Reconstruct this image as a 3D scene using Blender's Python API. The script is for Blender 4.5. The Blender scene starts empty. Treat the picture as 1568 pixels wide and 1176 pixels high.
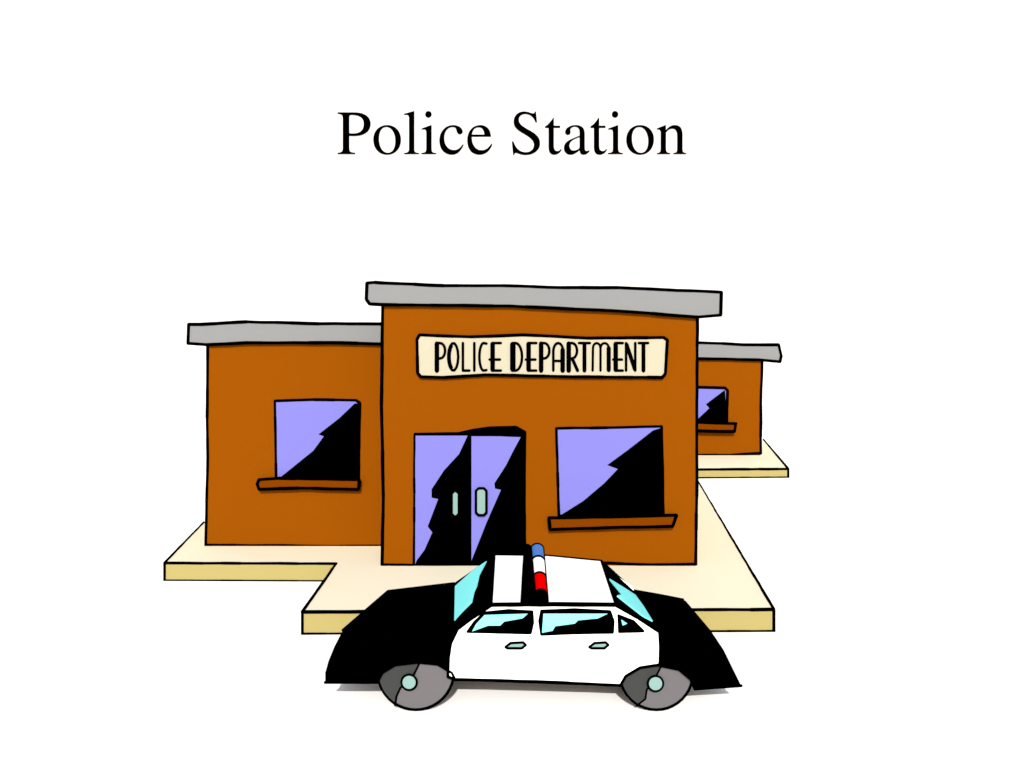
import bpy, bmesh, math, random
from mathutils import Vector, Matrix
random.seed(7)
scene = bpy.context.scene
scene.view_settings.view_transform = 'Standard'
scene.view_settings.look = 'None'
scene.view_settings.exposure = 0

# ------------------------------------------------------------------ survey
EYE = 3.285      # eye height above the street
F = 1160.0       # survey scale: drawing units per metre at 1 m
HX, HY = 784.0, 576.0
def P(u, v, d):
    """survey reading (u,v) taken on the vertical plane at distance d -> metres"""
    k = F / d
    return Vector(((u - HX) / k, d, EYE - (v - HY) / k))
def G(u, v, z):
    """survey reading taken on the horizontal level z"""
    d = F * (EYE - z) / (v - HY)
    return Vector(((u - HX) * d / F, d, z))

# ------------------------------------------------------------------ materials
def lin(c):
    c /= 255.0
    return c / 12.92 if c <= 0.04045 else ((c + 0.055) / 1.055) ** 2.4
VERT = (2.6, 2.5, 2.45)
HORI = (1.20, 1.17, 1.14)
def mat(name, rgb, illum=VERT):
    m = bpy.data.materials.new(name)
    m.use_nodes = True
    b = m.node_tree.nodes['Principled BSDF']
    col = [min(0.95, lin(c) / i) for c, i in zip(rgb, illum)]
    b.inputs['Roughness'].default_value = 1.0
    b.inputs['Specular IOR Level'].default_value = 0.0
    b.inputs['Base Color'].default_value = (*col, 1)
    return m
INK = mat('ink_black', (0, 0, 0))
BRICK = mat('orange_brown_wall', (178, 92, 8), (2.6, 2.4, 2.2))
ROOF = mat('grey_roof', (178, 178, 178))
CREAM = mat('cream_sign', (243, 233, 203))
PAVE = mat('cream_pavement', (241, 232, 201), HORI)
KERB = mat('tan_shaded_kerb', (217, 198, 130), (2.5, 2.4, 2.5))  # slab sides: own tan, with some side shading put into the colour
GLASS = mat('violet_glass', (155, 153, 255), (2.45, 2.4, 2.4))
SILL = mat('brown_sill', (152, 72, 0))
STEEL = mat('pale_steel', (160, 200, 195), (2.2, 2.2, 2.2))
TYRE = mat('grey_tyre', (134, 126, 132), (2.4, 2.2, 2.25))
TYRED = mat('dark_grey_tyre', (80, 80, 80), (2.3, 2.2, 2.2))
CYAN = mat('cyan_glass', (152, 255, 255), (1.7, 1.5, 1.5))
RED = mat('red_lens', (255, 0, 0), (1.8, 2, 2))
BLUE = mat('blue_lens', (95, 150, 238), (2, 2, 2))
WHITE = mat('white_paint', (255, 255, 255), (1.1, 1.1, 1.1))
WALLM = mat('white_backdrop', (255, 255, 255), (2.1, 2.1, 2.1))
GROUNDM = mat('white_ground', (255, 255, 255), (1, 1, 1))

# ------------------------------------------------------------------ helpers
def empty(name, loc=(0, 0, 0)):
    e = bpy.data.objects.new(name, None)
    scene.collection.objects.link(e)
    return e
def mkobj(name, verts, faces, mats, parent=None, midx=None):
    me = bpy.data.meshes.new(name)
    me.from_pydata([tuple(v) for v in verts], [], faces)
    for m in mats: me.materials.append(m)
    if midx:
        for p, i in zip(me.polygons, midx): p.material_index = i
    bm = bmesh.new(); bm.from_mesh(me)
    bmesh.ops.recalc_face_normals(bm, faces=bm.faces)
    bm.to_mesh(me); bm.free()
    o = bpy.data.objects.new(name, me)
    scene.collection.objects.link(o)
    if parent: o.parent = parent
    return o
def prism(name, uv, d, depth, m, parent, proud=0.0):
    """solid with the front outline uv on plane d (moved forward by proud), going back by depth"""
    fr = [P(u, v, d) for u, v in uv]
    n = len(fr)
    a = [Vector((p.x, d - proud, p.z)) for p in fr]
    b = [Vector((p.x, d - proud + depth, p.z)) for p in fr]
    faces = [list(range(n)), list(range(2 * n - 1, n - 1, -1))]
    for i in range(n):
        j = (i + 1) % n
        faces.append([i, i + n, j + n, j])
    return mkobj(name, a + b, faces, [m], parent)

class Ink:
    def __init__(s): s.v = []; s.f = []
    def seg(s, a, b, r):
        d = b - a
        if d.length < 1e-5: return
        d.normalize()
        up = Vector((0, 0, 1)) if abs(d.z) < 0.9 else Vector((1, 0, 0))
        x = d.cross(up).normalized(); y = d.cross(x)
        n = 8; o = len(s.v)
        for p in (a, b):
            for i in range(n):
                t = 2 * math.pi * i / n
                s.v.append(p + (x * math.cos(t) + y * math.sin(t)) * r)
        for i in range(n):
            j = (i + 1) % n
            s.f.append([o + i, o + j, o + n + j, o + n + i])
        s.f.append([o + i for i in range(n)]); s.f.append([o + n + i for i in range(n)][::-1])
    def ball(s, c, r):
        o = len(s.v); R = [(-.7, .7), (0, 1), (.7, .7)]
        s.v.append(c - Vector((0, 0, r)))
        for h, q in R:
            for i in range(8):
                t = math.pi * i / 4
                s.v.append(c + Vector((math.cos(t) * q * r, math.sin(t) * q * r, h * r)))
        s.v.append(c + Vector((0, 0, r)))
        for i in range(8):
            j = (i + 1) % 8
            s.f.append([o, o + 1 + j, o + 1 + i])
            for k in (0, 1):
                b = o + 1 + 8 * k
                s.f.append([b + i, b + j, b + 8 + j, b + 8 + i])
            s.f.append([o + 17 + i, o + 17 + j, o + 25])
    def line(s, pts, r, closed=False, jit=0.0, step=0.16):
        pts = list(pts)
        if closed: pts.append(pts[0])
        out = [pts[0]]
        for a, b in zip(pts, pts[1:]):
            n = max(1, int((b - a).length / step)) if jit else 1
            for i in range(1, n + 1):
                p = a.lerp(b, i / n)
                if i < n: p = p + Vector((random.uniform(-jit, jit), 0, random.uniform(-jit, jit)))
                out.append(p)
        for a, b in zip(out, out[1:]):
            s.seg(a, b, r * (random.uniform(.92, 1.12) if jit else 1))
        for p in out: s.ball(p, r)
    def uv(s, uv, d, w=4.0, closed=True, jit=0.3, proud=0.0):
        k = F / d
        pts = [P(u, v, d) - Vector((0, proud, 0)) for u, v in uv]
        s.line(pts, w / 2 / k, closed, jit / k, 22 / k)
    def make(s, name, parent): return mkobj(name, s.v, s.f, [INK], parent)

# ------------------------------------------------------------------ ground, backdrop
mkobj('ground', [(-300, -60, 0), (300, -60, 0), (300, 500, 0), (-300, 500, 0)], [[0, 1, 2, 3]], [GROUNDM])
WD = 46.0
mkobj('background', [(-150, WD, 0), (150, WD, 0), (150, WD, 70), (-150, WD, 70),
                     (-150, WD + .5, 0), (150, WD + .5, 0), (150, WD + .5, 70), (-150, WD + .5, 70)],
      [[0, 1, 2, 3], [7, 6, 5, 4], [3, 2, 6, 7], [1, 5, 6, 2], [0, 3, 7, 4]], [WALLM])

# ------------------------------------------------------------------ serif lettering on the backdrop
def path(s):
    t = s.split(); i = 0; out = []; cur = None
    def num():
        nonlocal i
        v = float(t[i]); i += 1; return v
    cmd = None; sub = []
    while i < len(t):
        if t[i] in 'MLC':
            cmd = t[i]; i += 1
            if cmd == 'M' and sub: out.append(sub); sub = []
        if cmd in 'ML':
            cur = (num(), num()); sub.append(cur)
        else:
            a = (num(), num()); b = (num(), num()); c = (num(), num())
            for k in range(1, 11):
                q = k / 10; w = 1 - q
                sub.append(tuple(w**3*cur[n] + 3*w*w*q*a[n] + 3*w*q*q*b[n] + q**3*c[n] for n in (0, 1)))
            cur = c
    out.append(sub)
    return out
GL = {
'P': (556, 'M 16 0 L 296 0 L 296 19 C 215 25 202 35 202 111 L 202 291 C 225 288 250 287 275 287 C 440 287 542 360 542 482 C 542 600 440 662 280 662 L 16 662 L 16 643 C 88 636 100 628 100 553 L 100 109 C 100 37 91 24 16 19 M 202 591 C 202 615 209 624 232 624 C 370 624 433 580 433 478 C 433 370 370 326 262 326 C 240 326 220 328 202 330'),
'o': (500, 'M 250 460 C 120 460 29 365 29 226 C 29 90 120 -10 248 -10 C 377 -10 470 90 470 231 C 470 365 380 460 250 460 M 237 432 C 320 432 380 338 380 204 C 380 90 335 18 262 18 C 180 18 119 110 119 250 C 119 365 165 432 237 432'),
'l': (278, 'M 19 0 L 257 0 L 257 15 C 195 19 182 30 182 84 L 182 681 L 178 683 L 19 639 L 19 623 C 30 625 42 626 52 626 C 88 626 98 610 98 564 L 98 87 C 98 33 83 20 21 15'),
'i': (278, 'M 16 0 L 253 0 L 253 15 C 192 19 179 28 179 102 L 179 457 L 175 460 L 20 405 L 20 390 C 35 392 48 394 62 394 C 86 394 95 378 95 334 L 95 102 C 95 33 86 22 16 15 M 128 683 C 100 683 78 661 78 632 C 78 604 100 581 128 581 C 157 581 180 604 180 632 C 180 661 157 683 128 683'),
'c': (444, 'M 398 156 C 350 86 314 62 257 62 C 166 62 102 142 102 257 C 102 360 157 431 237 431 C 273 431 286 420 296 383 L 302 361 C 310 333 328 315 349 315 C 375 315 397 334 397 357 C 397 413 327 460 243 460 C 125 460 25 362 25 213 C 25 82 105 -10 219 -10 C 305 -10 360 35 412 147'),
'e': (444, 'M 408 164 C 360 88 317 59 253 59 C 196 59 153 88 124 145 C 106 183 99 216 97 277 L 405 277 C 397 342 387 371 362 403 C 332 439 286 460 234 460 C 113 460 25 364 25 219 C 25 79 98 -10 217 -10 C 316 -10 393 52 424 157 M 99 309 C 110 386 144 426 203 426 C 262 426 286 400 299 309'),
'S': (556, 'M 425 676 L 408 676 C 404 652 396 645 378 645 C 369 645 354 648 338 655 C 303 669 270 676 237 676 C 140 676 70 610 70 514 C 70 440 116 388 218 332 C 330 268 393 225 393 145 C 393 75 340 27 265 27 C 170 27 105 85 68 199 L 42 199 L 62 -14 L 79 -14 C 82 8 90 20 105 20 C 117 20 130 14 150 6 C 185 -6 220 -14 260 -14 C 390 -14 491 62 491 172 C 491 252 440 312 335 370 C 205 440 152 480 152 548 C 152 602 195 639 252 639 C 330 639 392 590 418 506 L 442 506'),
't': (278, 'M 255 450 L 154 450 L 154 566 C 154 576 153 579 147 579 C 140 571 134 562 127 552 C 89 497 56 463 29 449 C 17 442 13 436 13 426 L 20 418 L 70 418 L 70 117 C 70 32 100 -10 159 -10 C 210 -10 249 15 279 69 L 266 80 C 245 55 232 45 210 45 C 172 45 154 73 154 137 L 154 418 L 255 418'),
'a': (444, 'M 442 66 C 425 52 413 47 398 47 C 375 47 368 61 368 105 L 368 300 C 368 352 363 381 348 405 C 326 441 283 460 224 460 C 130 460 56 411 56 348 C 56 325 75 305 98 305 C 122 305 143 325 143 347 C 143 360 138 375 138 387 C 138 414 170 436 210 436 C 259 436 286 407 286 353 L 286 292 C 132 230 115 222 72 184 C 50 164 36 130 36 97 C 36 34 80 -10 141 -10 C 185 -10 226 11 287 63 C 292 11 310 -10 351 -10 C 385 -10 406 2 442 41 M 286 128 C 286 97 281 88 260 76 C 236 62 208 53 187 53 C 152 53 124 87 124 132 C 124 193 165 229 286 273'),
'n': (500, 'M 18 0 L 229 0 L 229 15 C 176 19 162 33 162 79 L 162 344 C 200 390 225 405 262 405 C 313 405 341 370 341 294 L 341 90 C 341 33 330 19 277 15 L 277 0 L 485 0 L 485 15 C 437 20 425 32 425 83 L 425 297 C 425 404 388 460 303 460 C 250 460 211 440 160 380 L 160 458 L 153 460 L 16 406 L 16 390 C 24 393 30 393 38 393 C 68 393 78 380 78 331 L 78 89 C 78 33 65 19 18 15'),
}
def lettering(name, text, u0, vbase, em, d, proud):
    cu = bpy.data.curves.new(name, 'CURVE'); cu.dimensions = '2D'; cu.fill_mode = 'BOTH'; cu.extrude = 0.02
    k = F / d; s = em / 1000.0 / k; o = P(u0, vbase, d); x = 0
    for ch in text:
        if ch == ' ': x += 250; continue
        w, pth = GL[ch]
        for sub in path(pth):
            if (abs(sub[0][0] - sub[-1][0]) + abs(sub[0][1] - sub[-1][1])) < 0.5: sub = sub[:-1]
            sp = cu.splines.new('POLY'); sp.points.add(len(sub) - 1); sp.use_cyclic_u = True
            for pt, (a, b) in zip(sp.points, sub): pt.co = ((a + x) * s, b * s, 0, 1)
        x += w
    ob = bpy.data.objects.new(name + '_c', cu); scene.collection.objects.link(ob)
    bpy.context.view_layer.update()
    me = bpy.data.meshes.new_from_object(ob.evaluated_get(bpy.context.evaluated_depsgraph_get()))
    bpy.data.objects.remove(ob)
    me.materials.clear(); me.materials.append(INK)
    r = bpy.data.objects.new(name, me); scene.collection.objects.link(r)
    r.rotation_euler = (math.radians(90), 0, 0)
    r.location = (o.x, d - proud, o.z)
    return r
lettering('title_lettering', 'Police Station', 515.5, 236, 96.1, WD, 0.03)

# ------------------------------------------------------------------ pavement (raised plinth)
SZ = 0.285
top = [G(312, 800, SZ), G(252, 862, SZ), G(515, 863, SZ), G(463, 937, SZ), G(1185, 933, SZ), G(1072, 742, SZ),
       G(1058, 719, SZ), G(1207, 718, SZ), G(1169, 673, SZ), Vector((2, 38, SZ)), Vector((-5.5, 30, SZ))]
n = len(top)
bot = [Vector((p.x, p.y, 0.0)) for p in top]
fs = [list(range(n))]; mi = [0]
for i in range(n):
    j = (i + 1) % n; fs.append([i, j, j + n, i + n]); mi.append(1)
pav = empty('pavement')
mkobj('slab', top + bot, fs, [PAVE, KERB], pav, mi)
ik = Ink()
def gl(a, b, r):
    ik.line([a, b], r, False, 0.003, 0.3)
for i in range(8):
    gl(top[i], top[i + 1], 0.022 if i < 6 else 0.042)
for i in (1, 3, 6):
    gl(bot[i], bot[i + 1], 0.022 if i < 5 else 0.042)
for i in (1, 3, 4, 7): gl(top[i], bot[i], 0.02 if i < 5 else 0.04)
ik.make('edge_lines', pav)

# ------------------------------------------------------------------ police station
ps = empty('police_station')
D0, D1, D2 = 12.0, 13.40, 28.76
b0 = HY + 3.0 * F / D0; b1 = HY + 3.0 * F / D1; b2 = HY + 3.0 * F / D2
prism('main_walls', [(586, 450), (1068, 462), (1068, b0), (586, b0)], D0, 18.5, BRICK, ps)
prism('main_roof_cornice', [(563, 434), (575, 433), (1103, 447), (1102, 483), (1067, 486), (950, 477), (780, 469), (586, 467), (567, 466), (562, 459)], D0, 0.36, ROOF, ps, 0.06)
prism('wing_walls_west', [(317, 510), (607, 510), (607, b1), (315, b1)], D1, 9, BRICK, ps)
prism('wing_roof_west', [(291, 497), (380, 494), (490, 496), (608, 496), (608, 527), (380, 525), (318, 528), (290, 527)], D1, 0.4, ROOF, ps, 0.06)
prism('wing_walls_east', [(900, 535), (1166, 540), (1164, b2), (900, b2)], D2, 5, BRICK, ps)
prism('wing_roof_east', [(900, 520), (1105, 526), (1191, 528), (1195, 545), (1193, 554), (1160, 553), (1060, 549), (900, 548)], D2, 0.6, ROOF, ps, 0.1)
a = P(586, 450, D0); b = P(1068, 462, D0)
mkobj('main_roof_deck', [(a.x + .02, D0 + .4, a.z + .01), (b.x - .02, D0 + .4, b.z + .01), (b.x - .02, D0 + 18.4, b.z + .01), (a.x + .02, D0 + 18.4, a.z + .01)], [[0, 1, 2, 3]], [ROOF], ps)
a = P(317, 510, D1)
mkobj('wing_roof_deck_west', [(a.x + .02, D1 + .4, a.z + .01), (-2.06, D1 + .4, a.z + .01), (-2.06, D1 + 8.9, a.z + .01), (a.x + .02, D1 + 8.9, a.z + .01)], [[0, 1, 2, 3]], [ROOF], ps)

ik = Ink()
ik.uv([(563, 434), (575, 433), (588, 434), (680, 438), (770, 438), (860, 441), (945, 441), (1103, 448), (1102, 483), (1067, 486), (950, 477), (780, 469), (586, 467), (567, 466), (562, 459)], D0, 5.0, proud=0.06)
ik.uv([(586, 468), (584, 620), (587, 760), (585, b0 - 1), (633, b0)], D0, 5.2, False)
ik.uv([(1068, 486), (1067, 640), (1067, 760), (1065, b0 - 2), (1000, b0 - 1), (930, b0 - 4), (803, b0)], D0, 4.8, False)
ik.uv([(291, 497), (310, 497), (380, 493), (490, 496), (606, 496)], D1, 5.0, False, proud=0.06)
ik.uv([(606, 528), (520, 525), (380, 525), (318, 528), (290, 526), (291, 497)], D1, 5.0, False, proud=0.06)
ik.uv([(318, 528), (317, 640), (318, 700), (315, b1 - 1), (450, b1), (520, b1 + 1), (606, b1)], D1, 4.6, False)
ik.uv([(960, 521), (1105, 526), (1137, 528), (1191, 528), (1195, 545), (1193, 554), (1160, 551), (1060, 549), (960, 548)], D2, 4.6, False, proud=0.1)
ik.uv([(1167, 554), (1165, 620), (1165, b2 - 3), (1120, b2), (960, b2 + 1)], D2, 4.4, False)

def window(name, d, glass, dark, sill):
    prism(name + '_glass', glass, d, 0.03, GLASS, ps, 0.006)
    prism(name + '_dark_reflection', dark, d, 0.02, INK, ps, 0.012)  # glass reflection and dim interior, painted as a black panel over the pane
    k = 0.10 * d / 12
    prism(name + '_sill', sill, d, 0.2, SILL, ps, k)
    ik.uv(glass, d, 4.5)
    ik.uv(sill, d, 4.8, proud=k)
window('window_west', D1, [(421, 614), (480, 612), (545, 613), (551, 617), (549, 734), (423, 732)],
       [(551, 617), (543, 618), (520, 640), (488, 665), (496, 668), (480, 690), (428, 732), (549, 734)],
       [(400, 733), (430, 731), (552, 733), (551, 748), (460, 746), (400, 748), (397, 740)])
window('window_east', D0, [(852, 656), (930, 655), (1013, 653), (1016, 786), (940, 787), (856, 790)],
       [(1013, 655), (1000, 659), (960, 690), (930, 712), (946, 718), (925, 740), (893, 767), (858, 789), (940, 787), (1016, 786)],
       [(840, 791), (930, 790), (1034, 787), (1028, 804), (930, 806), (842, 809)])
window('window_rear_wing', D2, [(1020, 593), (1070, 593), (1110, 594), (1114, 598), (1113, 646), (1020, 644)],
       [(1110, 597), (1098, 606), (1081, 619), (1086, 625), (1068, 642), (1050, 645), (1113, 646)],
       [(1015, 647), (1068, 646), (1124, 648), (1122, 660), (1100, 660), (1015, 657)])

# doors
prism('door_frame_reflection', [(633, 665), (700, 664), (722, 658), (750, 654), (790, 654), (806, 662), (804, b0), (633, b0)], D0, 0.03, INK, ps, 0.006)  # black frame and backing; the bare jagged areas are painted glass reflection
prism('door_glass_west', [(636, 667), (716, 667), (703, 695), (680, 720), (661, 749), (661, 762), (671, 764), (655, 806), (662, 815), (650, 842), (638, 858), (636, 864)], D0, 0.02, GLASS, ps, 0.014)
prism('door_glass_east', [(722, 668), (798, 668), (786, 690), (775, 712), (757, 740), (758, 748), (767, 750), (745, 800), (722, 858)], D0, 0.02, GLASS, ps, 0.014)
def rr(x0, y0, x1, y1, c=4):
    return [(x0 + c, y0), (x1 - c, y0), (x1, y0 + c), (x1, y1 - c), (x1 - c, y1), (x0 + c, y1), (x0, y1 - c), (x0, y0 + c)]
for i, h in enumerate((rr(692, 751, 703, 790), rr(729, 747, 745, 788))):
    prism('door_handle_%d' % (i + 1), h, D0, 0.03, STEEL, ps, 0.05)
    ik.uv(h, D0, 4, proud=0.05, jit=0)
ik.uv([(634, b0), (635, 665), (700, 664), (722, 659), (750, 655), (790, 654), (804, 662), (803, 760), (804, b0 - 2), (735, b0 + 2), (634, b0 - 1)], D0, 4.4)
ik.uv([(720, 666), (719, b0)], D0, 4, False)
ik.uv([(803, 668), (690, 664)], D0, 4, False)
ik.make('outline_trim', ps)

# ------------------------------------------------------------------ sign
sg = empty('police_department_sign')
board = [(643, 513), (720, 516), (800, 513), (900, 518), (1015, 517), (1021, 521), (1018, 572), (1013, 578), (880, 577), (745, 574), (680, 578), (645, 577), (640, 571), (639, 520)]
prism('board', board, D0, 0.05, CREAM, sg, 0.045)
ik = Ink(); ik.uv(board, D0, 4.8, proud=0.045)
ik.make('board_edge', sg)
ik = Ink()
def arc(cx, cy, rx, ry, a0, a1, n=14):
    return [(cx + rx * math.cos(math.radians(a0 + (a1 - a0) * i / n)), cy + ry * math.sin(math.radians(a0 + (a1 - a0) * i / n))) for i in range(n + 1)]
TH, TN = 7.2, 4.2
L = {
 'P': [(TH, [(0.1, 0), (0.1, .98)]), (TN, [(0.1, 1)] + arc(.45, .72, .55, .28, 90, -90, 8) + [(0.1, .44)])],
 'O': [(TH - 1, arc(.5, .5, .45, .45, 120, 240)), (TN, arc(.5, .5, .5, .5, 0, 360))],
 'L': [(TN, [(0.1, 1), (0.1, 0), (1, 0)])],
 'I': [(TN, [(.5, 0), (.5, 1)])],
 'C': [(TN, [(1, .98)] + arc(.62, .5, .6, .5, 90, 270) + [(1, .02)])],
 'E': [(TH, [(0.1, 0.03), (0.1, .97)]), (TN, [(0.1, 1), (1, 1)]), (TN, [(-.22, .4), (.9, .4)]), (TN, [(0.1, 0), (1, 0)])],
 'D': [(TH + 1.5, [(0.14, 0.05), (0.14, .95)]), (TN, [(0.1, 1)] + arc(.4, .5, .62, .5, 90, -90, 10) + [(0.1, 0)])],
 'A': [(TN, [(0, 0), (0, .7)] + arc(.5, .7, .5, .3, 180, 0, 8)), (TH, [(.95, .75), (.95, 0)]), (TN, [(0, .35), (1, .35)])],
 'R': [(TH, [(0.1, 0), (0.1, .98)]), (TN, [(0.1, 1)] + arc(.45, .72, .5, .28, 90, -90, 8) + [(0.1, .44)]), (TN + 1, [(.45, .44), (1, 0)])],
 'T': [(TN, [(-.05, 1), (1.05, 1)]), (TH - 1, [(.5, .98), (.5, 0)])],
 'M': [(TN - .4, [(0, 0), (0.02, .82)] + arc(.25, .82, .23, .18, 180, 0, 6) + [(.48, .0)]), (TN - .4, [(.48, .82)] + arc(.73, .82, .25, .18, 180, 0, 6)), (TH - .6, [(.98, .82), (.98, 0.02)])],
 'N': [(TN, [(0, 0), (0, 1)]), (TH - 1, [(0.05, .95), (.95, 0.05)]), (TN, [(1, 0), (1, 1)])],
}
place = [('P', 668, 682), ('O', 687, 702), ('L', 708, 719), ('I', 724, 729), ('C', 734, 745), ('E', 753, 767),
         ('D', 783, 799), ('E', 808, 821), ('P', 827, 841), ('A', 847, 862), ('R', 869, 884), ('T', 887, 902),
         ('M', 907, 932), ('E', 941, 953), ('N', 958, 972), ('T', 978, 991)]
for ch, a, b in place:
    for w, pl in L[ch]:
        ik.uv([(a + (b - a) * x, 567.5 - 42 * y) for x, y in pl], D0, w, False, jit=0, proud=0.045)
ik.make('letters', sg)

# ------------------------------------------------------------------ police car
car = empty('police_car')
N, FD = 7.4, 9.0
ring = [  # near reading, far reading (None: same section)
 ((498, 1045), None), ((498, 1030), None), ((503, 1012), (560, 955)), ((512, 990), (572, 930)), ((525, 965), (594, 905)), ((610, 958), (645, 899)), ((694, 957), (695, 893)),
 ((752, 925), (757, 850)), ((850, 924), (838, 851)), ((943, 925), (921, 859)), ((1008, 963), (970, 904)), ((1050, 963), (1010, 911)), ((1088, 965), (1046, 918)),
 ((1108, 995), None), ((1135, 1050), None), ((1064, 1055), None), ((1058, 1040), None), ((1040, 1025), None), ((1006, 1018), None), ((980, 1022), None), ((958, 1035), None), ((950, 1049), None),
 ((697, 1040), None), ((692, 1030), None), ((670, 1017), None), ((640, 1014), None), ((605, 1018), None), ((585, 1030), None), ((577, 1045), None)]
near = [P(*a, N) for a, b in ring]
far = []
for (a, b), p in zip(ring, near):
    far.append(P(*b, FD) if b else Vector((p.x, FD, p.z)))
n = len(ring)
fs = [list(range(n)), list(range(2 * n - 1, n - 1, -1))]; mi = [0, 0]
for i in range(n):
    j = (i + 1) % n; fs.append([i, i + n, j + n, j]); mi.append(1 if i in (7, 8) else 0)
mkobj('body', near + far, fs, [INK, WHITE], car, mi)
side = [(752, 927), (850, 926), (943, 927), (975, 945), (1010, 968), (1011, 990), (1010, 1018), (1006, 1018), (980, 1022), (958, 1035), (950, 1049), (820, 1043), (697, 1040), (686, 1036), (687, 1005), (690, 985), (700, 964), (725, 945)]
prism('door_panels', side, N, 0.02, WHITE, car, 0.006)
far_side = prism('door_panels_offside', side, N, 0.02, WHITE, car, 0.0); far_side.location = (0, FD - N - 0.014, 0)
ck = Ink()
ck.uv(side, N, 4.8, jit=0.3, proud=0.006)
w1 = [(742, 938), (780, 934), (815, 936), (816, 952), (812, 969), (760, 968), (716, 967), (726, 953)]
w2 = [(829, 935), (880, 933), (934, 936), (939, 950), (938, 968), (880, 969), (829, 971), (826, 950)]
w3 = [(947, 942), (970, 951), (985, 966), (948, 967)]
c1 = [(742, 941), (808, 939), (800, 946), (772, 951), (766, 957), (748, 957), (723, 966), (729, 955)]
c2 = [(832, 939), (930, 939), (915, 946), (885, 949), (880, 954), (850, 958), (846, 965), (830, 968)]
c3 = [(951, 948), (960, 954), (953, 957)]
for i, (w, c) in enumerate(((w1, c1), (w2, c2), (w3, c3))):
    prism('side_window_%d' % (i + 1), w, N, 0.02, INK, car, 0.012)
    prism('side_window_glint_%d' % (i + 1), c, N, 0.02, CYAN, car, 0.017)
    ck.uv(w, N, 4.2, jit=0.2, proud=0.008)
for i, (x0, x1) in enumerate(((774, 805), (902, 931))):
    h = [(x0, 989), (x0 + 8, 983), (x1 - 4, 982), (x1, 986), (x1 - 6, 991), (x0 + 3, 991)]
    prism('door_handle_%d' % (i + 1), h, N, 0.03, STEEL, car, 0.03)
    ck.uv(h, N, 4, jit=0, proud=0.03)
ck.line([near[7], near[8], near[9], far[9], far[8], far[7]], 0.016, True)
ck.line([near[6], near[7]], 0.016)
ck.line([near[9], near[10]], 0.016)
ck.line([near[4], near[5], near[6], far[6], far[5], far[4]], 0.014, True)
ck.line([far[9], far[10], far[11], far[12]], 0.014)

def screen(name, A, B, C, Dp, sv, m, lift):
    """A near-base, B near-top, C far-top, D far-base; sv = (base->top, near->far)"""
    nrm = (B - A).cross(Dp - A).normalized()
    if nrm.z < 0: nrm = -nrm
    pts = [(A.lerp(B, s)).lerp(Dp.lerp(C, s), v) for s, v in sv]
    q = [p + nrm * lift for p in pts]; k = len(q)
    return mkobj(name, q + [p - nrm * 0.005 for p in pts], [list(range(k)), list(range(2 * k - 1, k - 1, -1))] + [[i, i + k, (i + 1) % k + k, (i + 1) % k] for i in range(k)], [m], car)
screen('windscreen_glass', near[6], near[7], far[7], far[6],  # cyan pane; bare black body beside it is a painted reflection
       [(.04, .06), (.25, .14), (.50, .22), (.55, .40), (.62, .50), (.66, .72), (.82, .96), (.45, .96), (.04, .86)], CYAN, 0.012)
screen('rear_window_glass', near[10], near[9], far[9], far[10],
       [(.06, .12), (.30, .10), (.88, .22), (.68, .36), (.94, .56), (.45, .66), (.12, .74), (.05, .5)], CYAN, 0.012)

# wheels
def cyl(name, c, r, y0, y1, m, seg=48):
    v = []
    for y in (y0, y1):
        for i in range(seg):
            t = 2 * math.pi * i / seg
            v.append((c.x + r * math.cos(t), y, c.z + r * math.sin(t)))
    f = [list(range(seg)), list(range(2 * seg - 1, seg - 1, -1))] + [[i, i + seg, (i + 1) % seg + seg, (i + 1) % seg] for i in range(seg)]
    return mkobj(name, v, f, [m], car)
for tag, cu, hub, r, split in (('front', 636, (627, 1043), 0.382, [(652, 990), (640, 1020), (630, 1040), (613, 1053), (607, 1066)]),
                          ('rear', 1006, (1003, 1045), 0.365, [(1020, 995), (1012, 1020), (1002, 1040), (990, 1056), (988, 1070)])):
    yf = N + 0.03
    cx = P(cu, 1000, N).x
    c = Vector((cx, yf, r))
    for side_t, ya, yb in (('near', yf, yf + .22), ('far', FD - .25, FD - .03)):
        cyl('wheel_%s_%s' % (tag, side_t), c, r, ya, yb, TYRE)
    sp = [P(a, b, yf) for a, b in split]
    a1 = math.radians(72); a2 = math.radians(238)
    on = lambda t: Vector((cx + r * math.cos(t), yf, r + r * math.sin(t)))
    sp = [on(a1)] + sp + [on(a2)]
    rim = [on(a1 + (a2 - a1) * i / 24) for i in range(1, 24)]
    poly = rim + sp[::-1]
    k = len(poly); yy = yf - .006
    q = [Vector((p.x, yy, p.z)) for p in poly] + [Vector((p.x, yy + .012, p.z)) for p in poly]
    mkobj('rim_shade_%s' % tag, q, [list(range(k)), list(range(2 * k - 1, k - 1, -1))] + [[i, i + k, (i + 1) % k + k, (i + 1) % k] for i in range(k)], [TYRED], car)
    ck.line(sp, 0.012)
    ck.line([Vector((cx + r * math.cos(t) * .98, yf, r + .006 + r * .98 * math.sin(t))) for t in [2 * math.pi * i / 40 for i in range(40)]], 0.014, True)
    h = P(*hub, yf)
    cyl('hub_' + tag, h, 0.075, yf - .03, yf, STEEL, 24)
    ck.line([Vector((h.x + .075 * math.cos(t), yf - .028, h.z + .075 * math.sin(t))) for t in [2 * math.pi * i / 20 for i in range(20)]], 0.011, True)
ck.line([near[i] for i in range(14, 29)] + [near[0]], 0.015)
ck.make('outline_trim', car)

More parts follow.
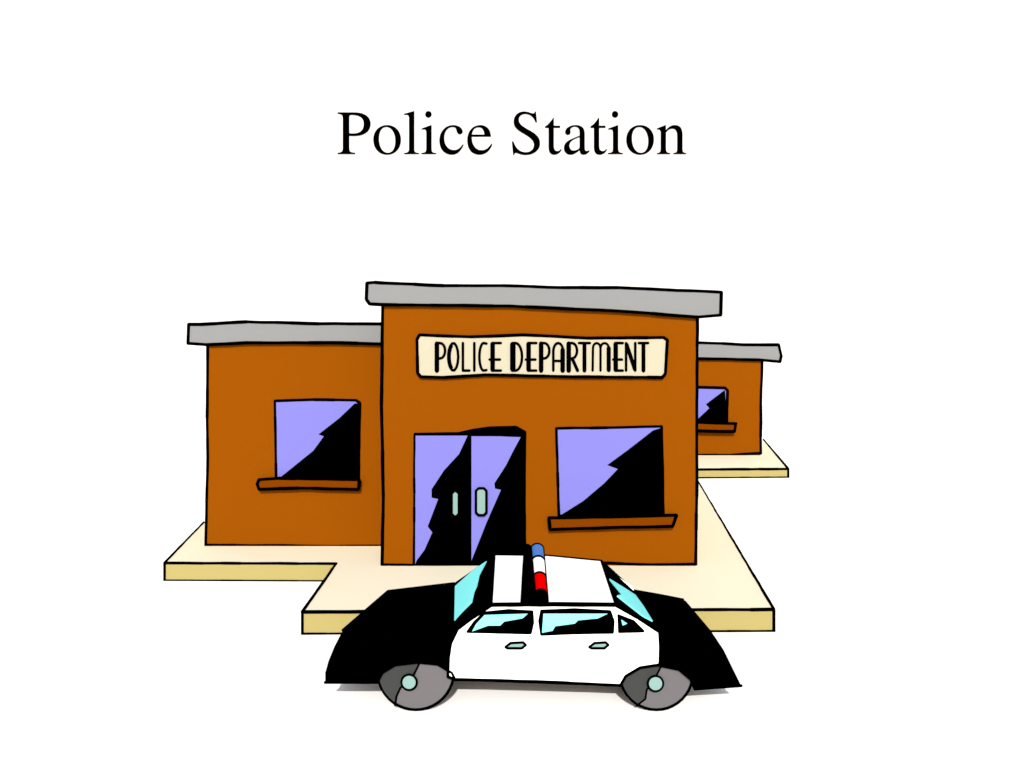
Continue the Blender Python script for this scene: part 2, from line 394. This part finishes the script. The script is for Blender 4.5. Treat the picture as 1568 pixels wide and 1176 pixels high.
# light bar
def loft(name, secs, m):
    k = len(secs[0]); v = [p for s in secs for p in s]
    f = [list(range(k)), list(range(len(v) - 1, len(v) - k - 1, -1))]
    for a in range(len(secs) - 1):
        for i in range(k):
            j = (i + 1) % k; f.append([a * k + i, a * k + j, (a + 1) * k + j, (a + 1) * k + i])
    return mkobj(name, v, f, [m], car)
def lb(t): return 7.42 + 1.53 * t
def base(t):
    d = lb(t); z0 = near[8].z + (far[8].z - near[8].z) * t - .02; z1 = 1.155 + .15 * t
    xl = .075 + .05 * t; xr = .362 + .02 * t
    return [Vector((xl, d, z0)), Vector((xr, d, z0)), Vector((xr, d, z1 - .07)), Vector((.225, d, z1 - .02)), Vector((.195, d, z1)), Vector((xl + .03, d, z1))]
loft('light_bar_base', [base(t) for t in (0, .5, 1)], INK)
def lens(t):
    d = lb(t); zt = 1.15 + .165 * t; z0 = zt - .10
    xl = .225; xr = .350 + .02 * t
    cx = (xl + xr) / 2; hw = (xr - xl) / 2
    return [Vector((xl, d, z0)), Vector((xr, d, z0))] + [Vector((cx + hw * math.cos(q), d, z0 + .04 + .06 * math.sin(q))) for q in [math.pi * i / 8 for i in range(9)]]
loft('lens_red', [lens(.10), lens(.2), lens(.37)], RED)
loft('lens_white', [lens(.40), lens(.5), lens(.69)], WHITE)
loft('lens_blue', [lens(.73), lens(.85), lens(.97)], BLUE)
loft('lens_joint', [lens(.368), lens(.402)], INK)
loft('lens_joint_rear', [lens(.688), lens(.732)], INK)
loft('lens_cap', [lens(.02), lens(.102)], INK)
ik = Ink()
for t in (.385, .71, .98):
    ik.line(lens(t), 0.013, True)
ik.line([lens(t)[10] for t in (.06, .5, .98)], .012)
ik.line([lens(t)[2] for t in (.06, .5, .98)], .012)
ik.make('light_bar_trim', car)

# ------------------------------------------------------------------ light
EL = 29.0
w = bpy.data.worlds.new('World'); scene.world = w; w.use_nodes = True
nt = w.node_tree; bg = nt.nodes['Background']
sky = nt.nodes.new('ShaderNodeTexSky'); sky.sky_type = 'NISHITA'; sky.sun_disc = False
sky.sun_elevation = math.radians(EL); sky.sun_rotation = math.radians(180)
sky.dust_density = 3.0; sky.air_density = 1.0
nt.links.new(sky.outputs['Color'], bg.inputs['Color']); bg.inputs['Strength'].default_value = 0.15
sd = bpy.data.lights.new('sun', 'SUN'); sd.energy = 5.0; sd.angle = math.radians(0.5); sd.color = (1.0, 0.97, 0.93)
so = bpy.data.objects.new('sun', sd); scene.collection.objects.link(so)
so.rotation_euler = (math.radians(90 - EL), 0, 0)
so.location = (0, -10, 20)

# ------------------------------------------------------------------ camera
cd = bpy.data.cameras.new('camera'); cam = bpy.data.objects.new('camera', cd); scene.collection.objects.link(cam)
cam.location = (0, 0, EYE); cam.rotation_euler = (math.radians(90), 0, 0)
cd.sensor_width = 36; cd.lens = F / 1568 * 36; cd.shift_y = -12 / 1568; cd.clip_end = 1500; cd.clip_start = 0.1
scene.camera = cam
